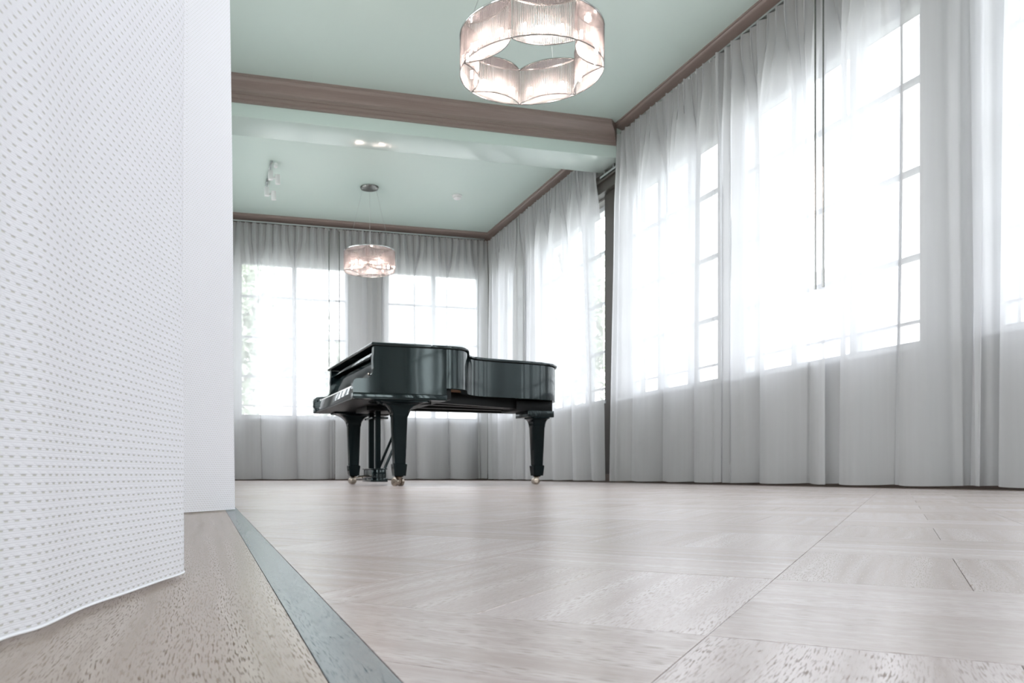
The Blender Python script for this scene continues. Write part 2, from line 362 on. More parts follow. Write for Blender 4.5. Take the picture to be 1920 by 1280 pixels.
tag(boxobj('baseboard_right', XR-0.03, XR, YF, YB-0.03, -0.0125, 0.09, M_SKIRT, None, 0.004), kind='structure')
tag(boxobj('baseboard_back', XL, XR, YB-0.03, YB, -0.0125, 0.09, M_SKIRT, None, 0.004), kind='structure')

# cornices: (offset from wall, z) profile, swept; 'big' on the beam
def cornice(name, prof, p0, p1, inward, mat, miter0=0, miter1=0):
    """prof (out, z); the run goes p0->p1, out is along 'inward'; miter shifts the end by out*miter"""
    bm = bmesh.new(); p0 = Vector(p0); p1 = Vector(p1); n = Vector(inward); d = (p1-p0).normalized()
    A = [bm.verts.new(p0 + n*o + d*(o*miter0) + Vector((0,0,z))) for o, z in prof]
    B = [bm.verts.new(p1 + n*o + d*(o*miter1) + Vector((0,0,z))) for o, z in prof]
    k = len(prof)
    for i in range(k): bm.faces.new((A[i], A[(i+1)%k], B[(i+1)%k], B[i]))
    bm.faces.new(A); bm.faces.new(B)
    return tag(obj(name, bm, mat), kind='structure')
def crown(out, h):
    # stepped crown moulding from ceiling down
    P = [(0, H), (out, H), (out, H-0.10*h), (out*0.93, H-0.12*h), (out*0.90, H-0.20*h)]
    for i in range(7):
        a = i/6; P.append((out*(0.86-0.50*math.sin(a*PI/2)), H-h*(0.24+0.34*a)))
    P += [(out*0.40, H-0.60*h), (out*0.40, H-0.70*h), (out*0.30, H-0.72*h), (out*0.30, H-0.84*h), (out*0.16, H-0.88*h), (out*0.16, H-h), (0, H-h)]
    return P
cornice('trim_1', crown(0.12, 0.215), (XL, 7.57, 0), (XR-0.16, 7.57, 0), (0, -1, 0), M_CORNICE, 0, -1)
cornice('trim_2', crown(0.20, 0.12), (XR, YF, 0), (XR, 7.57, 0), (-1, 0, 0), M_CORNICE_Y, 0, 0)
cornice('trim_3', crown(0.20, 0.12), (XR, 8.0, 0), (XR, YB, 0), (-1, 0, 0), M_CORNICE_Y, 0, -1)
cornice('trim_4', crown(0.20, 0.12), (XL, YB, 0), (XR, YB, 0), (0, -1, 0), M_CORNICE, 0, -1)
# dark lintel and steel curtain track bridging the wall under the beam
t5 = boxobj('trim_5', XR-0.10, XR, 7.50, 8.32, 3.10, 3.30, M_DARKWOOD); tag(t5, kind='structure')
boxobj('ledge', XR-0.13, XR, 7.50, 8.32, 3.20, 3.225, M_DARKWOOD, t5)
t6 = boxobj('trim_6', XR-0.035, XR, 7.80, 8.07, 0.09, 3.10, M_DARKWOOD); tag(t6, kind='structure')
for nm, x0, x1, y0, y1 in (('curtain_track', 4.085, 4.115, YF+0.1, 7.55), ('curtain_track', 4.085, 4.115, 8.02, 11.40)):
    o = boxobj(nm, x0, x1, y0, y1, 3.541, 3.556, M_STEEL)
    tag(o, 'slim steel curtain track under the %s cornice of the right wall' % ('near' if y0 < 0 else 'far'), 'curtain track')
o = boxobj('curtain_track', XL+0.05, 4.0, 11.475, 11.505, 3.541, 3.556, M_STEEL)
tag(o, 'slim steel curtain track under the cornice of the back wall', 'curtain track')
o = boxobj('curtain_track', 4.085, 4.125, 7.58, 7.99, 3.235, 3.26, M_STEEL, None, 0.003)
tag(o, 'short steel track under the beam in the gap between curtains', 'curtain track')
for yb in (7.70, 7.90): boxobj('bracket', 4.095, 4.115, yb, yb+0.02, 3.26, 3.305, M_STEEL, o)

# windows; the left and front sets are added for fill daylight
ZM = [1.05, 1.46, 2.01, 2.58]
def window(n, axis, gp, a, b, cas):
    root = empty('window_%d' % n, (0, 0, 0)); tag(root, kind='structure')
    def bx(nm, t0, t1, d0, d1, z0, z1, mat, bev=0.0):
        if axis == 'y': return boxobj(nm, gp+d0, gp+d1, t0, t1, z0, z1, mat, root, bev)
        return boxobj(nm, t0, t1, gp+d0, gp+d1, z0, z1, mat, root, bev)
    fw = 0.05
    bm = bmesh.new()
    def fb(t0, t1, d0, d1, z0, z1):
        if axis == 'y': box(bm, gp+d0, gp+d1, t0, t1, z0, z1)
        else: box(bm, t0, t1, gp+d0, gp+d1, z0, z1)
    fb(a, a+fw, -0.04, 0.05, Z0, Z1); fb(b-fw, b, -0.04, 0.05, Z0, Z1)
    fb(a+fw, b-fw, -0.04, 0.05, Z0, Z0+fw*0.8); fb(a+fw, b-fw, -0.04, 0.05, Z1-fw, Z1)
    obj('window_frame', bm, M_FRAME, root)
    cw = (b-a-2*fw)/cas
    for i in range(1, cas):
        t = a+fw+cw*i; bx('mullion', t-0.03, t+0.03, -0.045, 0.05, Z0+fw*0.8, Z1-fw, M_FRAME)
    zs = [Z0+fw*0.8] + ZM + [Z1-fw]
    for i in range(cas):
        t0 = a+fw+cw*i + (0.03 if i else 0); t1 = a+fw+cw*(i+1) - (0.03 if i < cas-1 else 0)
        for k, z in enumerate(ZM):
            hw = 0.008 if k == 0 else 0.015
            bx('muntin', t0, t1, -0.02, 0.02, z-hw, z+hw, M_FRAME)
        for k in range(5):
            bx('pane', t0, t1, -0.003, 0.003, zs[k]+(0.015 if k else 0), zs[k+1]-(0.015 if k < 4 else 0), M_GLASS)
    bx('window_sill', a-0.04, b+0.04, *((-0.19, -0.04) if gp > 1 else (0.04, 0.19)), Z0-0.03, Z0, M_FRAME, 0.004)
k = 1
for a, b, c in RW: window(k, 'y', XR+0.14, a, b, c); k += 1
for a, b, c in BW: window(k, 'x', YB+0.14, a, b, c); k += 1
for a, b, c in LW_FILL: window(k, 'y', XL-0.16, a, b, c); k += 1  # added openings, only there to let in fill light
for a, b, c in FW_FILL: window(k, 'x', YF-0.16, a, b, c); k += 1  # likewise added for light, out of view

# ------------------------------------------------------------------ floor boards (all children of the floor)
S = 0.27; OX, OY = 0.2565, 0.380; Q = math.sqrt(0.5)
E1 = Vector((Q, Q)); E2 = Vector((-Q, Q))
X0F, X1F, Y1F, Y0F = 0.0785, 4.02, 11.44, -3.5
def clip(poly):
    for ax, lim, s in ((0, X0F, 1), (0, X1F, -1), (1, Y0F, 1), (1, Y1F, -1)):
        out = []
        for i in range(len(poly)):
            p, q = poly[i], poly[(i+1) % len(poly)]
            dp = (p[ax]-lim)*s; dq = (q[ax]-lim)*s
            if dp >= 0: out.append(p)
            if dp*dq < 0:
                t = dp/(dp-dq); out.append((p[0]+(q[0]-p[0])*t, p[1]+(q[1]-p[1])*t))
        poly = out
        if len(poly) < 3: return []
    return poly
def inset(poly, d):
    n = len(poly); out = []
    for i in range(n):
        p0 = Vector(poly[i-1]); p = Vector(poly[i]); p1 = Vector(poly[(i+1) % n])
        a = (p-p0); b = (p1-p)
        if a.length < 1e-6 or b.length < 1e-6: out.append(tuple(p)); continue
        a.normalize(); b.normalize()
        na = Vector((-a.y, a.x)); nb = Vector((-b.y, b.x))
        m = (na+nb); 
        if m.length < 1e-4: out.append(tuple(p)); continue
        m.normalize(); k = d/max(0.3, m.dot(na)); out.append(tuple(p+m*k))
    return out
def board_bm(bm, poly, along, origin, tone, off, ztop=0.0, gap=0.00022, ch=0.00025):
    """poly ccw; grain runs along 'along'"""
    ug = bm.loops.layers.uv.get('grain') or bm.loops.layers.uv.new('grain')
    ut = bm.loops.layers.uv.get('tone') or bm.loops.layers.uv.new('tone')
    area = sum(poly[i-1][0]*poly[i][1]-poly[i][0]*poly[i-1][1] for i in range(len(poly)))
    if area < 0: poly = poly[::-1]
    if abs(area) < 2e-4: return
    lo = inset(poly, gap); hi = inset(poly, gap+ch)
    al = Vector(along); ac = Vector((-al.y, al.x)); n = len(poly)
    V0 = [bm.verts.new((p[0], p[1], -0.0125)) for p in lo]; V1 = [bm.verts.new((p[0], p[1], ztop-ch)) for p in lo]; V2 = [bm.verts.new((p[0], p[1], ztop)) for p in hi]
    fs = [bm.faces.new(V2)]
    for i in range(n):
        j = (i+1) % n
        fs.append(bm.faces.new((V0[i], V0[j], V1[j], V1[i]))); fs.append(bm.faces.new((V1[i], V1[j], V2[j], V2[i])))
    for f in fs:
        for l in f.loops:
            r = Vector(l.vert.co[:2])-Vector(origin)
            l[ug].uv = (r.dot(al)+off[0], r.dot(ac)+off[1]); l[ut].uv = (tone, 0)
def finish(name, bm, mat):
    me = bpy.data.meshes.new(name); bm.to_mesh(me); bm.free(); me.materials.append(mat); return me
variants = []
for k in range(24):
    bm = bmesh.new()
    board_bm(bm, [(-S/2, -S/4), (S/2, -S/4), (S/2, S/4), (-S/2, S/4)], (1, 0), (0, 0), 0.3+0.42*random.random(), (k*3.17, k*1.31), (random.random()-0.5)*0.00025)
    variants.append(finish('plank', bm, M_OAK))
near = []
for i in range(-22, 36):
    for j in range(-28, 34):
        odd = (i+j) % 2 != 0
        for h in (0, 1):
            if odd: p0, p1, q0, q1 = i*S+h*S/2, i*S+(h+1)*S/2, j*S, (j+1)*S
            else: p0, p1, q0, q1 = i*S, (i+1)*S, j*S+h*S/2, j*S+(h+1)*S/2
            quad = [(OX+E1.x*p+E2.x*q, OY+E1.y*p+E2.y*q) for p, q in ((p0, q0), (p1, q0), (p1, q1), (p0, q1))]
            if max(v[0] for v in quad) < X0F or min(v[0] for v in quad) > X1F or max(v[1] for v in quad) < Y0F or min(v[1] for v in quad) > Y1F: continue
            cp = clip(quad)
            if not cp: continue
            cx = sum(v[0] for v in quad)/4; cy_ = sum(v[1] for v in quad)/4
            d = 0.2588*cx+0.9659*cy_; lat = 0.9659*cx-0.2588*cy_
            near.append((d if (d > 0.15 and -0.62*d-0.2 < lat < 0.82*d+0.2) else 90+abs(cy_), quad, cp, odd, (cx, cy_), len(cp) == 4 and all((Vector(a)-Vector(b)).length < 1e-6 for a, b in zip(cp, quad))))
near.sort(key=lambda r: r[0])
field = bmesh.new()
for n, (d, quad, cp, odd, c, whole) in enumerate(near):
    al = E2 if odd else E1
    if n < 280 and d < 50:
        if whole:
            o = bpy.data.objects.new('plank', variants[random.randrange(24)]); C.objects.link(o)
            o.location = (c[0], c[1], 0); o.rotation_euler = (0, 0, math.atan2(al.y, al.x))
        else:
            bm = bmesh.new(); board_bm(bm, cp, al, c, 0.3+0.42*random.random(), (random.random()*50, random.random()*50))
            o = bpy.data.objects.new('plank', finish('plank', bm, M_OAK)); C.objects.link(o)
        o.parent = floor
    else:
        board_bm(field, cp, al, c, 0.3+0.42*random.random(), (random.random()*50, random.random()*50), (random.random()-0.5)*0.00025)
o = bpy.data.objects.new('plank_field', finish('plank_field', field, M_OAK)); C.objects.link(o); o.parent = floor; o['kind'] = 'stuff'
def long_boards(name, x0, x1, cuts, mat, axis='y'):
    for a, b in zip(cuts, cuts[1:]):
        bm = bmesh.new()
        poly = [(x0, a), (x1, a), (x1, b), (x0, b)] if axis == 'y' else [(a, x0), (b, x0), (b, x1), (a, x1)]
        board_bm(bm, poly, (0, 1) if axis == 'y' else (1, 0), (x0, a), 0.3+0.5*random.random(), (random.random()*40, random.random()*40))
        o = bpy.data.objects.new(name, finish(name, bm, mat)); C.objects.link(o); o.parent = floor
long_boards('inlay_strip', 0.0493, 0.0785, [-3.5, -1.2, 1.9, 4.4, 6.9, 9.4, 11.44], M_INLAY)
long_boards('border_board', -0.195, 0.0493, [-3.5, -1.0, 2.3, 5.2, 8.3, 11.44], M_OAK_EDGE)
long_boards('border_board', -0.355, -0.195, [-3.5, 0.8, 3.9, 7.0, 11.44], M_OAK_EDGE)
M_DSTRIP = M_SKIRT
boxobj('threshold_strip', 4.02, XR-0.03, YF, 11.44, -0.0125, 0.003, M_DSTRIP, floor)
boxobj('threshold_strip', XL, XR-0.03, 11.44, YB-0.03, -0.0125, 0.003, M_DSTRIP, floor)

# ------------------------------------------------------------------ sheer curtains
def curtain(label, axis, plane, a, b, seed, gathers=(), zt=3.535, zb=0.02, lean=(0, 0), mat=None, group=None, sgn=1, amp=1.0, bulge=0.0):
    """axis: direction of the run; a..b along it; gathers: (centre, halfwidth, strength) where the cloth is bunched"""
    rnd = random.Random(seed); n = max(40, int(abs(b-a)/0.0105)); nz = 26
    phs = [rnd.random()*2*PI for _ in range(8)]
    wl = [0.27+0.05*rnd.random(), 0.47+0.08*rnd.random(), 0.9+0.2*rnd.random()]
    bm = bmesh.new(); uv = bm.loops.layers.uv.new('UVMap'); rows = []
    for iz in range(nz+1):
        f = iz/nz; f = f*f*(3-2*f)*0.35 + f*0.65; z = zt+(zb-zt)*f
        row = []; m = sst(0.02, 0.22, f); m2 = sst(0.12, 0.4, f)
        for i in range(n+1):
            s = i/n; t = a+(b-a)*s
            ph0 = 2*PI*t/0.1
            ph1 = 2*PI*t/wl[0]+phs[0]+0.9*math.sin(2*PI*t/wl[2]+phs[3])
            ph2 = 2*PI*t/wl[1]+phs[1]+0.5*math.sin(f*2+phs[4])
            top = 0.034*math.sin(ph0)*(1+0.25*math.sin(ph0*0.37+phs[5]))
            low = (0.018*math.sin(ph1)+0.058*math.sin(ph2)+0.012*math.sin(2*PI*t/wl[2]+phs[2]))*amp
            g = 0.0
            for gc, gw, gs in gathers: g = max(g, gs*math.exp(-((t-gc)/gw)**2))
            off = top*(1-m)+low*m*(1-0.5*g)+0.012*math.sin(2*PI*t/0.1)*m*(1-m2)
            off += g*0.026*math.sin(2*PI*t/0.11)
            tan = (0.016*(1-m)*math.sin(2*ph0) + m*amp*(0.010*math.cos(ph1)+0.062*math.cos(ph2)+0.015*math.sin(2*ph2)))
            tan += g*0.018*math.sin(2*PI*t/0.055)
            # the hem wanders a little
            tt = t+tan*min(1, s*8, (1-s)*8)
            tt += (lean[0]*(1-s)+lean[1]*s)*(1-f) if (lean[0] or lean[1]) else 0
            off += bulge*math.sin(PI*s)*f
            zz = z + (0.004*math.sin(ph2) if iz == nz else 0)
            p = (plane+off*sgn, tt, zz) if axis == 'y' else (tt, plane+off*sgn, zz)
            row.append((bm.verts.new(p), (t*1.4, z)))
        rows.append(row)
    for r0, r1 in zip(rows, rows[1:]):
        for i in range(n):
            q = (r0[i], r0[i+1], r1[i+1], r1[i]); f_ = bm.faces.new([v[0] for v in q]); f_.smooth = True
            for l, v in zip(f_.loops, q): l[uv].uv = v[1]
    me = bpy.data.meshes.new('sheer_curtain'); bm.to_mesh(me); bm.free(); me.materials.append(mat or M_SHEER)
    o = bpy.data.objects.new('sheer_curtain', me); C.objects.link(o)
    tag(o, label, 'curtain', group or 'sheer curtains along the windows')
    # header tape with a glider per pleat
    bm = bmesh.new()
    t = min(a, b)+0.05
    while t < max(a, b)-0.02:
        if axis == 'y': box(bm, plane-0.004, plane+0.004, t-0.004, t+0.004, zt-0.01, 3.541 if zt > 3.4 else zt+0.01)
        else: box(bm, t-0.004, t+0.004, plane-0.004, plane+0.004, zt-0.01, 3.541)
        t += 0.1
    g_ = obj('gliders', bm, M_WHITE, o); g_['kind'] = 'stuff'
    return o
XC = 4.08
curtain('sheer white curtain on the right wall, just right of the ceiling beam end', 'y', XC, 7.69, 5.86, 11, ((5.93, 0.05, 0.7), (7.6, 0.05, .6)), lean=(-0.13, 0))
curtain('sheer white curtain on the right wall ending at the two hanging draw rods', 'y', XC+0.02, 5.93, 4.65, 12, ((5.75, 0.12, 1.0),), sgn=1)
curtain('sheer curtain on the right wall with bright panes and a broad dark fold', 'y', XC-0.02, 4.70, 3.52, 13, ((3.72, 0.12, .5), (4.03, 0.04, .4)))
curtain('sheer white curtain at the right edge of the photo', 'y', XC-0.03, 3.56, 1.60, 14, ((3.5, 0.05, .4),))
curtain('far sheer curtain on the right wall leaving a strip of window bare', 'y', XC, 9.97, 7.86, 17, ((9.93, 0.05, .5),), lean=(0, 0.22))
curtain('sheer curtain in the far right corner behind the tail of the piano', 'y', XC, 11.47, 9.95, 18, ((10.30, 0.17, .9), (11.35, 0.06, .7)))
YC = 11.50
curtain('sheer curtain on the back wall, left of the dark seam and the far chandelier', 'x', YC, -0.30, 1.785, 21, ((1.74, 0.04, .5),))
curtain('sheer curtain on the back wall behind the far chandelier and the piano', 'x', YC, 1.775, 4.05, 22, ((2.30, 0.2, .6), (3.94, 0.05, .5)))
def rod(label, x, y, z0, z1, grp):
    bm = bmesh.new(); tube(bm, (x, y, z0), (x, y, z1), 0.0055, 8); tube(bm, (x, y, z0-0.03), (x, y, z0+0.09), 0.008, 8)
    o = obj('draw_rod', bm, M_FRAMEDARK, None, auto=40); tag(o, label, 'curtain rod', grp)
    bm = bmesh.new(); tube(bm, (x, y, z1), (x, y, z1+0.03), 0.004, 6); obj('hook', bm, M_STEEL, o)
rod('thin draw rod on the right wall curtains, the left one of the pair', XC-0.07, 4.70, 1.37, 3.49, 'curtain draw rods')
rod('thin draw rod on the right wall curtains, the right one of the pair', XC-0.07, 4.625, 1.37, 3.49, 'curtain draw rods')
rod('thin draw rod on the back wall curtains, left of the seam', 1.69, YC-0.06, 1.62, 3.49, 'curtain draw rods')
rod('thin draw rod on the back wall curtains, right of the seam', 1.835, YC-0.06, 1.62, 3.49, 'curtain draw rods')

# ------------------------------------------------------------------ heavy woven curtain in the foreground
def front_curtain():
    bot = [(-0.08, -1.6), (-0.11, -1.3), (-0.055, -1.0), (-0.11, -0.75), (-0.06, -0.5), (-0.12, -0.22), (-0.09, 0.0), (-0.15, 0.2), (-0.115, 0.36),
           (-0.0964, 0.442), (-0.0831, 0.4744), (-0.0704, 0.5365), (-0.051, 0.5955), (-0.0333, 0.6518), (-0.0165, 0.7031), (-0.024, 0.722), (-0.065, 0.735),
           (-0.13, 0.80), (-0.15, 0.90), (-0.09, 0.99), (-0.06, 1.05), (-0.10, 1.14), (-0.15, 1.24), (-0.10, 1.34), (-0.065, 1.41), (-0.11, 1.50), (-0.15, 1.60),
           (-0.12, 1.70), (-0.075, 1.78), (-0.036, 1.835), (0.005, 1.885), (0.045, 1.935), (0.0705, 1.975)]
    top = list(bot)
    top[8] = (-0.10, 0.36); top[9] = (-0.082, 0.447); top[10] = (-0.102, 0.487); top[11] = (-0.078, 0.5405); top[12] = (-0.0485, 0.598)
    for i in range(29, 33): top[i] = (top[i][0]-0.033*(i-28)/4, top[i][1])
    A = catmull(bot, 9); B = catmull(top, 9); nz = 60; z0, z1 = 0.004, 3.58
    bm = bmesh.new(); uv = bm.loops.layers.uv.new('UVMap'); rows = []
    L_ = [0]
    for p, q in zip(A, A[1:]): L_.append(L_[-1]+math.hypot(q[0]-p[0], q[1]-p[1]))
    for k in range(nz+1):
        f = k/nz; z = z0+(z1-z0)*f**1.25
        m = sst(0.15, 1.3, z); lean = (z/3.58)
        row = []
        for i, (p, q) in enumerate(zip(A, B)):
            t_ = 1 if i > 29*9 else 0
            mm = lean if t_ else m
            x = p[0]+(q[0]-p[0])*mm; y = p[1]+(q[1]-p[1])*mm
            x += 0.0012*math.sin(z*5+i*0.08)*sst(0, 0.3, z)
            row.append((bm.verts.new((x, y, z)), (L_[i], z)))
        rows.append(row)
    for r0, r1 in zip(rows, rows[1:]):
        for i in range(len(r0)-1):
            q = (r0[i], r0[i+1], r1[i+1], r1[i]); f_ = bm.faces.new([v[0] for v in q]); f_.smooth = True
            for l, v in zip(f_.loops, q): l[uv].uv = v[1]
    me = bpy.data.meshes.new('woven_curtain'); bm.to_mesh(me); bm.free(); me.materials.append(M_WEAVE)
    o = bpy.data.objects.new('woven_curtain', me); C.objects.link(o)
    tag(o, 'thick white curtain with rows of tiny woven dashes, close to the camera at left', 'curtain')
    # stitched hem band
    bm = bmesh.new(); path_tube(bm, [(x, y, 0.0042) for x, y in A], 0.0008, 6)
    obj('hem', bm, simple('hem_yarn', (0.82, 0.82, 0.85), 0.9), o, True)
    o2 = boxobj('curtain_track', -0.115, -0.085, -2.2, 2.1, 3.585, 3.605, M_STEEL)
    tag(o2, 'ceiling track of the thick white curtain in the foreground', 'curtain track')
front_curtain()

# ------------------------------------------------------------------ grand piano
PX, PY, PR = 1.1334, 5.5951, math.radians(3.05)
piano = empty('grand_piano', (PX, PY, 0), PR)
tag(piano, 'glossy black grand piano with closed lid standing on brass castors', 'piano')
W = 1.53
curve = [(0.545, 0.0), (0.62, 0.006), (0.69, 0.035), (0.745, 0.10), (0.785, 0.19), (0.825, 0.29), (0.87, 0.375), (0.935, 0.44), (1.05, 0.485), (1.25, 0.52), (1.45, 0.548), (1.60, 0.582), (1.71, 0.64),
         (1.79, 0.735), (1.835, 0.86), (1.85, 1.0), (1.84, 1.15), (1.80, 1.29), (1.72, 1.41), (1.60, 1.49), (1.45, 1.525), (1.30, W)]
cv = catmull(curve, 5)
outer = [(0.0, 0.0), (0.25, 0.0)] + cv + [(0.9, W), (0.5, W), (0.0, W)]
def offset_open(P, d):
    out = []
    for i, p in enumerate(P):
        a = Vector(P[max(0, i-1)]); b = Vector(P[min(len(P)-1, i+1)]); t = (b-a).normalized(); n = Vector((-t.y, t.x))
        out.append((p[0]+n.x*d, p[1]+n.y*d))
    return out
rimo = offset_open(outer, 0.013); rimi = offset_open(outer, 0.060)
rimo[0] = (0.012, rimo[0][1]); rimi[0] = (0.012, rimi[0][1]); rimo[-1] = (0.012, rimo[-1][1]); rimi[-1] = (0.012, rimi[-1][1])
def wall_strip(bm, A, B, z0, z1):
    n = len(A)
    a0 = [bm.verts.new((*p, z0)) for p in A]; a1 = [bm.verts.new((*p, z1)) for p in A]
    b0 = [bm.verts.new((*p, z0)) for p in B]; b1 = [bm.verts.new((*p, z1)) for p in B]
    for i in range(n-1):
        bm.faces.new((a0[i], a0[i+1], a1[i+1], a1[i])); bm.faces.new((b0[i+1], b0[i], b1[i], b1[i+1]))
        bm.faces.new((a1[i], a1[i+1], b1[i+1], b1[i])); bm.faces.new((a0[i+1], a0[i], b0[i], b0[i+1]))
    bm.faces.new((a0[0], a1[0], b1[0], b0[0])); bm.faces.new((a0[-1], b0[-1], b1[-1], a1[-1]))
bm = bmesh.new(); wall_strip(bm, rimo, rimi, 0.70, 0.978); obj('rim', bm, M_BLACK, piano, auto=35)
# lid: main board and hinged front flap
lo = offset_open(outer, -0.004)
def arc_edge_prism(bm, pts, z0, z1, b=0.006):
    n = len(pts); cx = sum(p[0] for p in pts)/n; cyy = sum(p[1] for p in pts)/n
    def ins(d): return inset(pts, d)
    lv = [(ins(b), z0), (pts, z0+b), (pts, z1-b), (ins(b), z1)]
    R = [[bm.verts.new((*p, z)) for p in P] for P, z in lv]
    for A, B in zip(R, R[1:]):
        for i in range(n): bm.faces.new((A[i], A[(i+1)%n], B[(i+1)%n], B[i]))
    bm.faces.new(R[0][::-1]); bm.faces.new(R[-1])
main = [p for p in lo if p[0] > 0.43]
main = [(0.432, -0.004)] + [p for p in main if True] + [(0.432, W+0.004)]
bm = bmesh.new(); arc_edge_prism(bm, main, 0.982, 1.003); lid = obj('lid', bm, M_BLACK, piano, auto=35)
bm = bmesh.new(); arc_edge_prism(bm, [(-0.012, -0.004), (0.428, -0.004), (0.428, W+0.004), (-0.012, W+0.004)], 0.982, 1.003)
flap = obj('lid_flap', bm, M_BLACK, piano, auto=35)
for v in (0.25, 0.76, 1.27):
    bm = bmesh.new(); tube(bm, (0.430, v-0.06, 1.004), (0.430, v+0.06, 1.004), 0.004, 8); obj('hinge', bm, M_BRASS, lid)
# arms with the curved shoulder rising to the lid
def arm(v0, v1):
    prof = [(-0.138, 0.652), (-0.142, 0.66), (-0.142, 0.715), (-0.136, 0.735), (-0.120, 0.747), (-0.095, 0.750), (-0.055, 0.752), (-0.030, 0.758), (-0.012, 0.772), (0.0, 0.795), (0.004, 0.83),
            (0.002, 0.88), (0.006, 0.93), (0.008, 0.978), (0.545, 0.978), (0.545, 0.652)]
    bm = bmesh.new(); A = [bm.verts.new((u, v0, z)) for u, z in prof]; B = [bm.verts.new((u, v1, z)) for u, z in prof]
    n = len(prof)
    for i in range(n): bm.faces.new((A[i], B[i], B[(i+1)%n], A[(i+1)%n]))
    bm.faces.new(A); bm.faces.new(B[::-1])
    es = [e for e in bm.edges if abs(e.verts[0].co.y-e.verts[1].co.y) < 1e-6 and e.calc_face_angle(0) > 1.2]
    bmesh.ops.bevel(bm, geom=es, offset=0.004, segments=2, affect='EDGES')
    return obj('arm', bm, M_BLACK, piano, auto=35)
arm(0.008, 0.062); arm(W-0.062, W-0.008)
def kb(v0, v1): return boxobj('side_moulding', -0.142, 0.548, v0, v1, 0.610, 0.6495, M_BLACK, piano, 0.004)
kb(0.006, 0.07); kb(W-0.07, W-0.006)
boxobj('keybed', -0.130, 0.52, 0.07, W-0.07, 0.612, 0.650, M_SATIN, piano)
boxobj('key_slip', -0.135, -0.112, 0.063, W-0.063, 0.622, 0.697, M_BLACK, piano, 0.004)
boxobj('key_block', -0.108, 0.02, 0.066, 0.16, 0.652, 0.728, M_BLACK, piano, 0.006)
boxobj('key_block', -0.108, 0.02, W-0.16, W-0.066, 0.652, 0.728, M_BLACK, piano, 0.006)
kw = (W-0.32-0.004)/52
bm = bmesh.new(); bk = bmesh.new()
for i in range(52):
    v = 0.162+i*kw
    box(bm, -0.108, 0.03, v+0.0006, v+kw-0.0006, 0.695, 0.7165)
    # treble end at low v: key letters run downwards from C
    pc = (51-i)
    if (pc % 7) in (0, 2, 3, 5, 6) and i < 51: box(bk, -0.055, 0.03, v-0.006+kw*0, v+0.006, 0.7165, 0.727)
kk = obj('white_keys', bm, M_IVORY, piano); kk['kind'] = 'stuff'
kk = obj('black_keys', bk, M_FELT, piano); kk['kind'] = 'stuff'
bm = bmesh.new()
prof = [(0.034, 0.722), (0.030, 0.74), (0.034, 0.80), (0.044, 0.87), (0.058, 0.905), (0.080, 0.905), (0.070, 0.722)]
A = [bm.verts.new((u, 0.064, z)) for u, z in prof]; B = [bm.verts.new((u, W-0.064, z)) for u, z in prof]
for i in range(len(prof)): bm.faces.new((A[i], B[i], B[(i+1)%len(prof)], A[(i+1)%len(prof)]))
bm.faces.new(A); bm.faces.new(B[::-1]); obj('fallboard', bm, M_BLACK, piano, auto=35)
boxobj('music_shelf', 0.02, 0.30, 0.064, W-0.064, 0.925, 0.944, M_BLACK, piano, 0.003)
bm = bmesh.new(); lathe(bm, [(0, 0), (0.010, 0.001), (0.013, 0.008), (0.009, 0.015), (0, 0.017)], (0.0, 0.066, 0.0), 12)
bmesh.ops.transform(bm, matrix=Matrix.Translation((0.02, 0.10, 0.80)) @ Matrix.Rotation(-PI/2, 4, 'Y'), verts=bm.verts)
obj('glint_bead', bm, M_BRASS, piano, True)  # brass bead standing in for a bright reflection spot
# underside: soundboard, braces
inn = [p for p in offset_open(outer, 0.055)]; inn[0] = (0.5, inn[0][1]); inn[-1] = (0.5, inn[-1][1])
inn = [p for p in inn if p[0] >= 0.5]
bm = bmesh.new(); prism(bm, inn, 0.725, 0.74); obj('soundboard', bm, M_SPRUCE, piano)
for (a, b) in (((0.5, 0.42), (1.66, 0.88)), ((0.5, 0.62), (1.78, 0.95)), ((0.5, 0.95), (1.78, 1.08)), ((0.5, 1.28), (1.66, 1.30))):
    bm = bmesh.new(); d = Vector((b[0]-a[0], b[1]-a[1])).normalized(); n = Vector((-d.y, d.x))*0.03
    prism(bm, [(a[0]+n.x, a[1]+n.y), (a[0]-n.x, a[1]-n.y), (b[0]-n.x, b[1]-n.y), (b[0]+n.x, b[1]+n.y)], 0.635, 0.725)
    obj('brace_beam', bm, M_SATIN, piano)
boxobj('cross_beam', 0.50, 0.60, 0.07, W-0.07, 0.625, 0.725, M_SATIN, piano)
boxobj('leg_plate', 0.30, 0.46, 0.10, 0.29, 0.588, 0.612, M_SATIN, piano, 0.003)
boxobj('leg_plate', 0.30, 0.46, W-0.29, W-0.10, 0.588, 0.612, M_SATIN, piano, 0.003)
boxobj('lyre_plate', 0.10, 0.36, 0.58, 0.93, 0.575, 0.612, M_SATIN, piano, 0.003)
def sq_loft(bm, secs):
    R = []
    for hx, hy, z, cx, cyy in secs:
        c = min(hx, hy)*0.22
        pts = [(hx-c, -hy), (hx, -hy+c), (hx, hy-c), (hx-c, hy), (-hx+c, hy), (-hx, hy-c), (-hx, -hy+c), (-hx+c, -hy)]
        R.append([bm.verts.new((cx+x, cyy+y, z)) for x, y in pts])
    for A, B in zip(R, R[1:]):
        for i in range(8): bm.faces.new((A[i], A[(i+1)%8], B[(i+1)%8], B[i]))
    bm.faces.new(R[0][::-1]); bm.faces.new(R[-1])
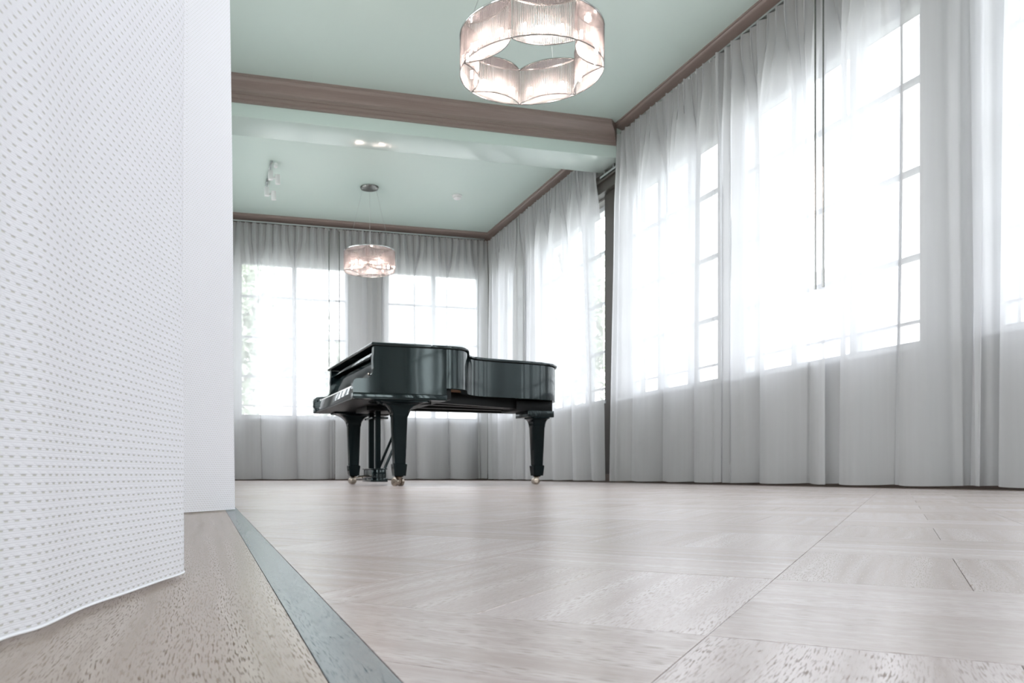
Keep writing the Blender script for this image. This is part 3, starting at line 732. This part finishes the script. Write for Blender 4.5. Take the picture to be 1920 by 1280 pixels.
def castor(parent, u, v, rz):
    bm = bmesh.new()
    lathe(bm, [(0, 0.075), (0.030, 0.075), (0.034, 0.068), (0.020, 0.062), (0.012, 0.045), (0, 0.045)], (0, 0, 0), 16)
    box(bm, -0.012, 0.030, -0.010, 0.010, 0.022, 0.058, 0.004)
    tube(bm, (0.012, -0.045, 0.031), (0.012, 0.045, 0.031), 0.006, 10)
    c = obj('castor', bm, M_BRASS, parent, auto=35)
    c.matrix_parent_inverse = Matrix.Identity(4); c.location = (u, v, 0); c.rotation_euler = (0, 0, rz)
    for s in (-1, 1):
        bm = bmesh.new()
        P = [(0, -0.013), (0.012, -0.015), (0.026, -0.012), (0.031, -0.010), (0.031, 0.010), (0.026, 0.012), (0.012, 0.015), (0, 0.013)]
        lathe(bm, P, (0, 0, 0), 20)
        bmesh.ops.transform(bm, matrix=Matrix.Translation((0.012, s*0.028, 0.031)) @ Matrix.Rotation(PI/2, 4, 'X'), verts=bm.verts)
        obj('wheel', bm, M_BRASS, c, auto=30)
    return c
def leg(u, v, ztop, fl, flv, castor_rot):
    bm = bmesh.new(); secs = []
    # capped foot is a part of its own; loft from foot top to flare
    fh = 0.112 if ztop > 0.6 else 0.08
    secs.append((0.040, 0.040, 0.150, u, v)); secs.append((0.052, 0.052, ztop-fh-0.006, u, v)); secs.append((0.055, 0.055, ztop-fh, u, v))
    for k in range(1, 9):
        a = k/8*PI/2; secs.append((0.055+(fl-0.055)*(1-math.cos(a)), 0.055+(flv-0.055)*(1-math.cos(a)), ztop-fh+(fh-0.014)*math.sin(a), u, v))
    secs.append((fl, flv, ztop, u, v))
    sq_loft(bm, secs); L = obj('leg', bm, M_LEGB, piano, auto=40)
    bm = bmesh.new(); sq_loft(bm, [(0.042, 0.042, 0.074, u, v), (0.050, 0.050, 0.150, u, v), (0.050, 0.050, 0.158, u, v), (0.043, 0.043, 0.164, u, v)]); obj('foot', bm, M_LEGB, L, auto=40)
    # castor wheels as sub-parts would be a fourth level: castor hangs from the piano itself
    castor(piano, u, v, castor_rot)
leg(0.225, 0.13, 0.6115, 0.205, 0.10, math.radians(120))
leg(0.184, 1.38, 0.6115, 0.185, 0.10, math.radians(178))
leg(1.62, 0.76, 0.564, 0.085, 0.085, math.radians(75+90))
boxobj('tail_block', 1.50, 1.74, 0.68, 0.93, 0.562, 0.615, M_BLACK, piano, 0.005)
boxobj('tail_block', 1.42, 1.75, 0.73, 1.05, 0.615, 0.70, M_SATIN, piano, 0.004)
# pedal lyre
bm = bmesh.new(); box(bm, 0.150, 0.265, 0.62, 0.88, 0.055, 0.122, 0.004); lb = obj('pedal_box', bm, M_BLACK, piano, auto=35)
bm = bmesh.new(); box(bm, 0.140, 0.275, 0.61, 0.89, 0.026, 0.055, 0.003); box(bm, 0.142, 0.272, 0.612, 0.888, 0.122, 0.131, 0.003); obj('plinth', bm, M_BLACK, lb, auto=35)
for v in (0.65, 0.85):
    bm = bmesh.new(); sq_loft(bm, [(0.020, 0.020, 0.131, 0.205, v), (0.020, 0.020, 0.575, 0.205, v)]); obj('lyre_post', bm, M_LEGB, piano)
boxobj('lyre_shelf', 0.155, 0.285, 0.63, 0.87, 0.515, 0.530, M_BLACK, piano, 0.002)
for v in (0.66, 0.84):
    bm = bmesh.new(); path_tube(bm, [(0.262, v, 0.125), (0.48, v, 0.625)], 0.011, 6); obj('lyre_brace', bm, M_LEGB, piano)
for v in (0.69, 0.75, 0.81):
    bm = bmesh.new(); path_tube(bm, [(0.18, v, 0.075), (0.10, v, 0.070), (0.085, v, 0.062)], 0.006, 8)
    lathe(bm, [(0, 0.004), (0.016, 0.002), (0.017, -0.004), (0, -0.006)], (0.082, v, 0.060), 12); obj('pedal', bm, M_BRASS, piano, auto=40)
    bm = bmesh.new(); tube(bm, (0.232, v, 0.13), (0.232, v, 0.575), 0.0035, 6); obj('pedal_rod', bm, M_BRASS, piano)

# ------------------------------------------------------------------ chandeliers
def chandelier(label, x, y, zb, R, nel, ang0, hh, pitch, power):
    root = empty('chandelier', (x, y, 0)); tag(root, label, 'chandelier', 'glass rod chandeliers')
    bm = bmesh.new(); cr_ = 0.115
    lathe(bm, [(0, H), (cr_, H), (cr_, H-0.008), (cr_*0.93, H-0.022), (cr_*0.6, H-0.032), (0, H-0.036)], (0, 0, 0), 32); obj('canopy', bm, M_FRAMEDARK, root, auto=40)
    for k in range(3):
        a = ang0+2*PI*k/3+0.5; bm = bmesh.new()
        tube(bm, (0.09*math.cos(a), 0.09*math.sin(a), H-0.02), (R*0.93*math.cos(a), R*0.93*math.sin(a), zb+hh), 0.0013, 5); obj('wire', bm, M_STEEL, root)
    bm = bmesh.new(); path_tube(bm, [(R*math.cos(2*PI*i/48), R*math.sin(2*PI*i/48), zb+hh+0.006) for i in range(48)], 0.006, 6, True)
    obj('top_ring', bm, M_CHROME, root, auto=60)
    half = PI/nel
    for k in range(nel):
        ac = ang0+2*half*k
        c0 = Vector((R*math.cos(ac-half), R*math.sin(ac-half))); c1 = Vector((R*math.cos(ac+half), R*math.sin(ac+half)))
        mid = (c0+c1)/2; chord = (c1-c0); cl = chord.length; rad = Vector((math.cos(ac), math.sin(ac)))
        so = R*(1-math.cos(half)); si = so*1.3+0.012
        def pt(s, side):
            q = 1-(2*s-1)**2; q = q**0.9
            return mid + chord*(s-0.5)*0.985 + rad*((so if side > 0 else -si)*q)
        m = 24; loop = [pt(i/m, 1) for i in range(m+1)] + [pt(1-i/m, -1) for i in range(1, m)]
        bm = bmesh.new()
        path_tube(bm, [(p.x, p.y, zb) for p in loop], 0.0035, 6, True)
        fr = obj('lower_frame', bm, M_FRAMEDARK, root, True)
        bm = bmesh.new(); path_tube(bm, [(p.x, p.y, zb+hh) for p in loop], 0.0035, 6, True); obj('upper_frame', bm, M_FRAMEDARK, root, True)
        bm = bmesh.new(); prism(bm, [(p.x, p.y) for p in loop][::-1], zb+hh+0.002, zb+hh+0.008); obj('top_plate', bm, M_CHROME, root)
        bm = bmesh.new(); nr = int(cl*1.08/pitch)
        for side in (1, -1):
            for i in range(nr+1):
                p = pt(i/nr, side); tube(bm, (p.x, p.y, zb+0.002), (p.x, p.y, zb+hh-0.002), pitch*0.26, 6)
        g = obj('glass_rods', bm, M_ROD, fr, auto=70); g['kind'] = 'stuff'
        lc = mid + rad*((so-si)/2)
        for s in (-0.28, 0.28) if pitch < 0.011 and nel > 5 else (0,):
            p = lc+chord*s
            bm = bmesh.new(); lathe(bm, [(0, 0), (0.007, 0.003), (0.009, 0.02), (0.007, 0.045), (0, 0.05)], (p.x, p.y, zb+0.045), 10); obj('bulb', bm, M_BULB, fr, True)
        l = bpy.data.lights.new('lamp', 'POINT'); l.energy = power; l.color = (1.0, 0.83, 0.76); l.shadow_soft_size = 0.02
        lo_ = bpy.data.objects.new('lamp', l); C.objects.link(lo_); lo_.parent = root; lo_.location = (lc.x, lc.y, zb+0.07)
    return root
chandelier('large round chandelier of seven lens-shaped glass rod drums, near the camera', 1.937, 4.689, 2.545, 0.435, 7, math.radians(-102), 0.228, 0.0105, 1.8)
chandelier('smaller round glass rod chandelier hanging above the piano in the far bay', 1.98, 10.0, 2.60, 0.315, 5, math.radians(-107+36), 0.235, 0.0115, 2)

# ------------------------------------------------------------------ ceiling fittings
t = empty('track_spotlights', (0.74, 9.86, H)); tag(t, 'white ceiling track with two small white spotlight heads, far left', 'spotlight')
boxobj('track', -0.012, 0.012, -0.42, 0.42, -0.018, 0, M_STEEL, t)
for yy in (-0.27, 0.30):
    bm = bmesh.new(); tube(bm, (0, yy, -0.018), (0, yy, -0.06), 0.008, 8); s = obj('stem', bm, M_STEEL, t)
    bm = bmesh.new(); box(bm, -0.026, 0.026, yy-0.03, yy+0.03, -0.165, -0.06, 0.005); tube(bm, (0.02, yy, -0.14), (0.05, yy, -0.14), 0.01, 8); sh = obj('spot_head', bm, M_WHITE, t, auto=35)
    bm = bmesh.new(); tube(bm, (0.078, yy, -0.10), (0.084, yy+0.01, -0.205), 0.030, 18); obj('lamp_can', bm, M_WHITE, sh, auto=40)
bm = bmesh.new(); tube(bm, (0.05, -0.42, -0.04), (0.05, -0.36, -0.04), 0.022, 16); obj('feed_cap', bm, M_WHITE, t, auto=40)
bm = bmesh.new(); lathe(bm, [(0, H), (0.062, H), (0.062, H-0.018), (0.052, H-0.024), (0.050, H-0.040), (0.036, H-0.052), (0, H-0.055)], (0, 0, 0), 28)
s = obj('smoke_detector', bm, M_WHITE, None, auto=40); s.location = (3.117, 10.0, 0); tag(s, 'round white smoke detector on the far mint ceiling', 'smoke detector')

# ------------------------------------------------------------------ outdoors
g = boxobj('ground', -30, 60, -40, 60, -0.75, -0.6, M_LAWN); tag(g, kind='structure')
def tree(label, x, y, h, r, seed):
    rnd = random.Random(seed); root = empty('tree', (x, y, -0.6)); tag(root, label, 'tree', 'trees in the garden')
    bm = bmesh.new(); path_tube(bm, [(0, 0, 0), (0.06, 0.03, h*0.3), (-0.03, 0.05, h*0.6), (0.02, 0, h*0.85)], 0.14, 8)
    for k in range(7):
        a = rnd.random()*2*PI; path_tube(bm, [(0, 0, h*(0.35+0.06*k)), (r*0.6*math.cos(a), r*0.6*math.sin(a), h*(0.5+0.06*k))], 0.045, 6)
    obj('trunk', bm, M_BARK, root)
    vs = []; fs = []
    for i in range(5200):
        a = rnd.random()*2*PI; c = rnd.uniform(-1, 1); q = rnd.random()**0.4; s_ = math.sqrt(1-c*c)
        lump = 0.8+0.25*math.sin(3*a+seed)*math.cos(4*c)
        p = Vector((r*q*s_*math.cos(a)*lump, r*q*s_*math.sin(a)*lump, h*0.64+h*0.38*q*c*lump))
        u = Vector((rnd.uniform(-1, 1), rnd.uniform(-1, 1), rnd.uniform(-1, 1))).normalized(); v = u.orthogonal().normalized(); l = 0.10+0.07*rnd.random()
        b = len(vs); vs += [p-u*l, p+v*l*0.5, p+u*l, p-v*l*0.5]; fs.append((b, b+1, b+2, b+3))
    me = bpy.data.meshes.new('foliage'); me.from_pydata(vs, [], fs); o = link_obj('foliage', me, root, M_LEAF); o['kind'] = 'stuff'
tree('pale green tree outside the bare window strip right of the piano', 10.5, 22.5, 8.0, 2.6, 1)
tree('leafy tree outside the left window of the back wall', 0.6, 22.0, 7.0, 2.8, 2)
tree('leafy tree outside the right window of the back wall', 5.2, 29.0, 6.2, 2.6, 3)
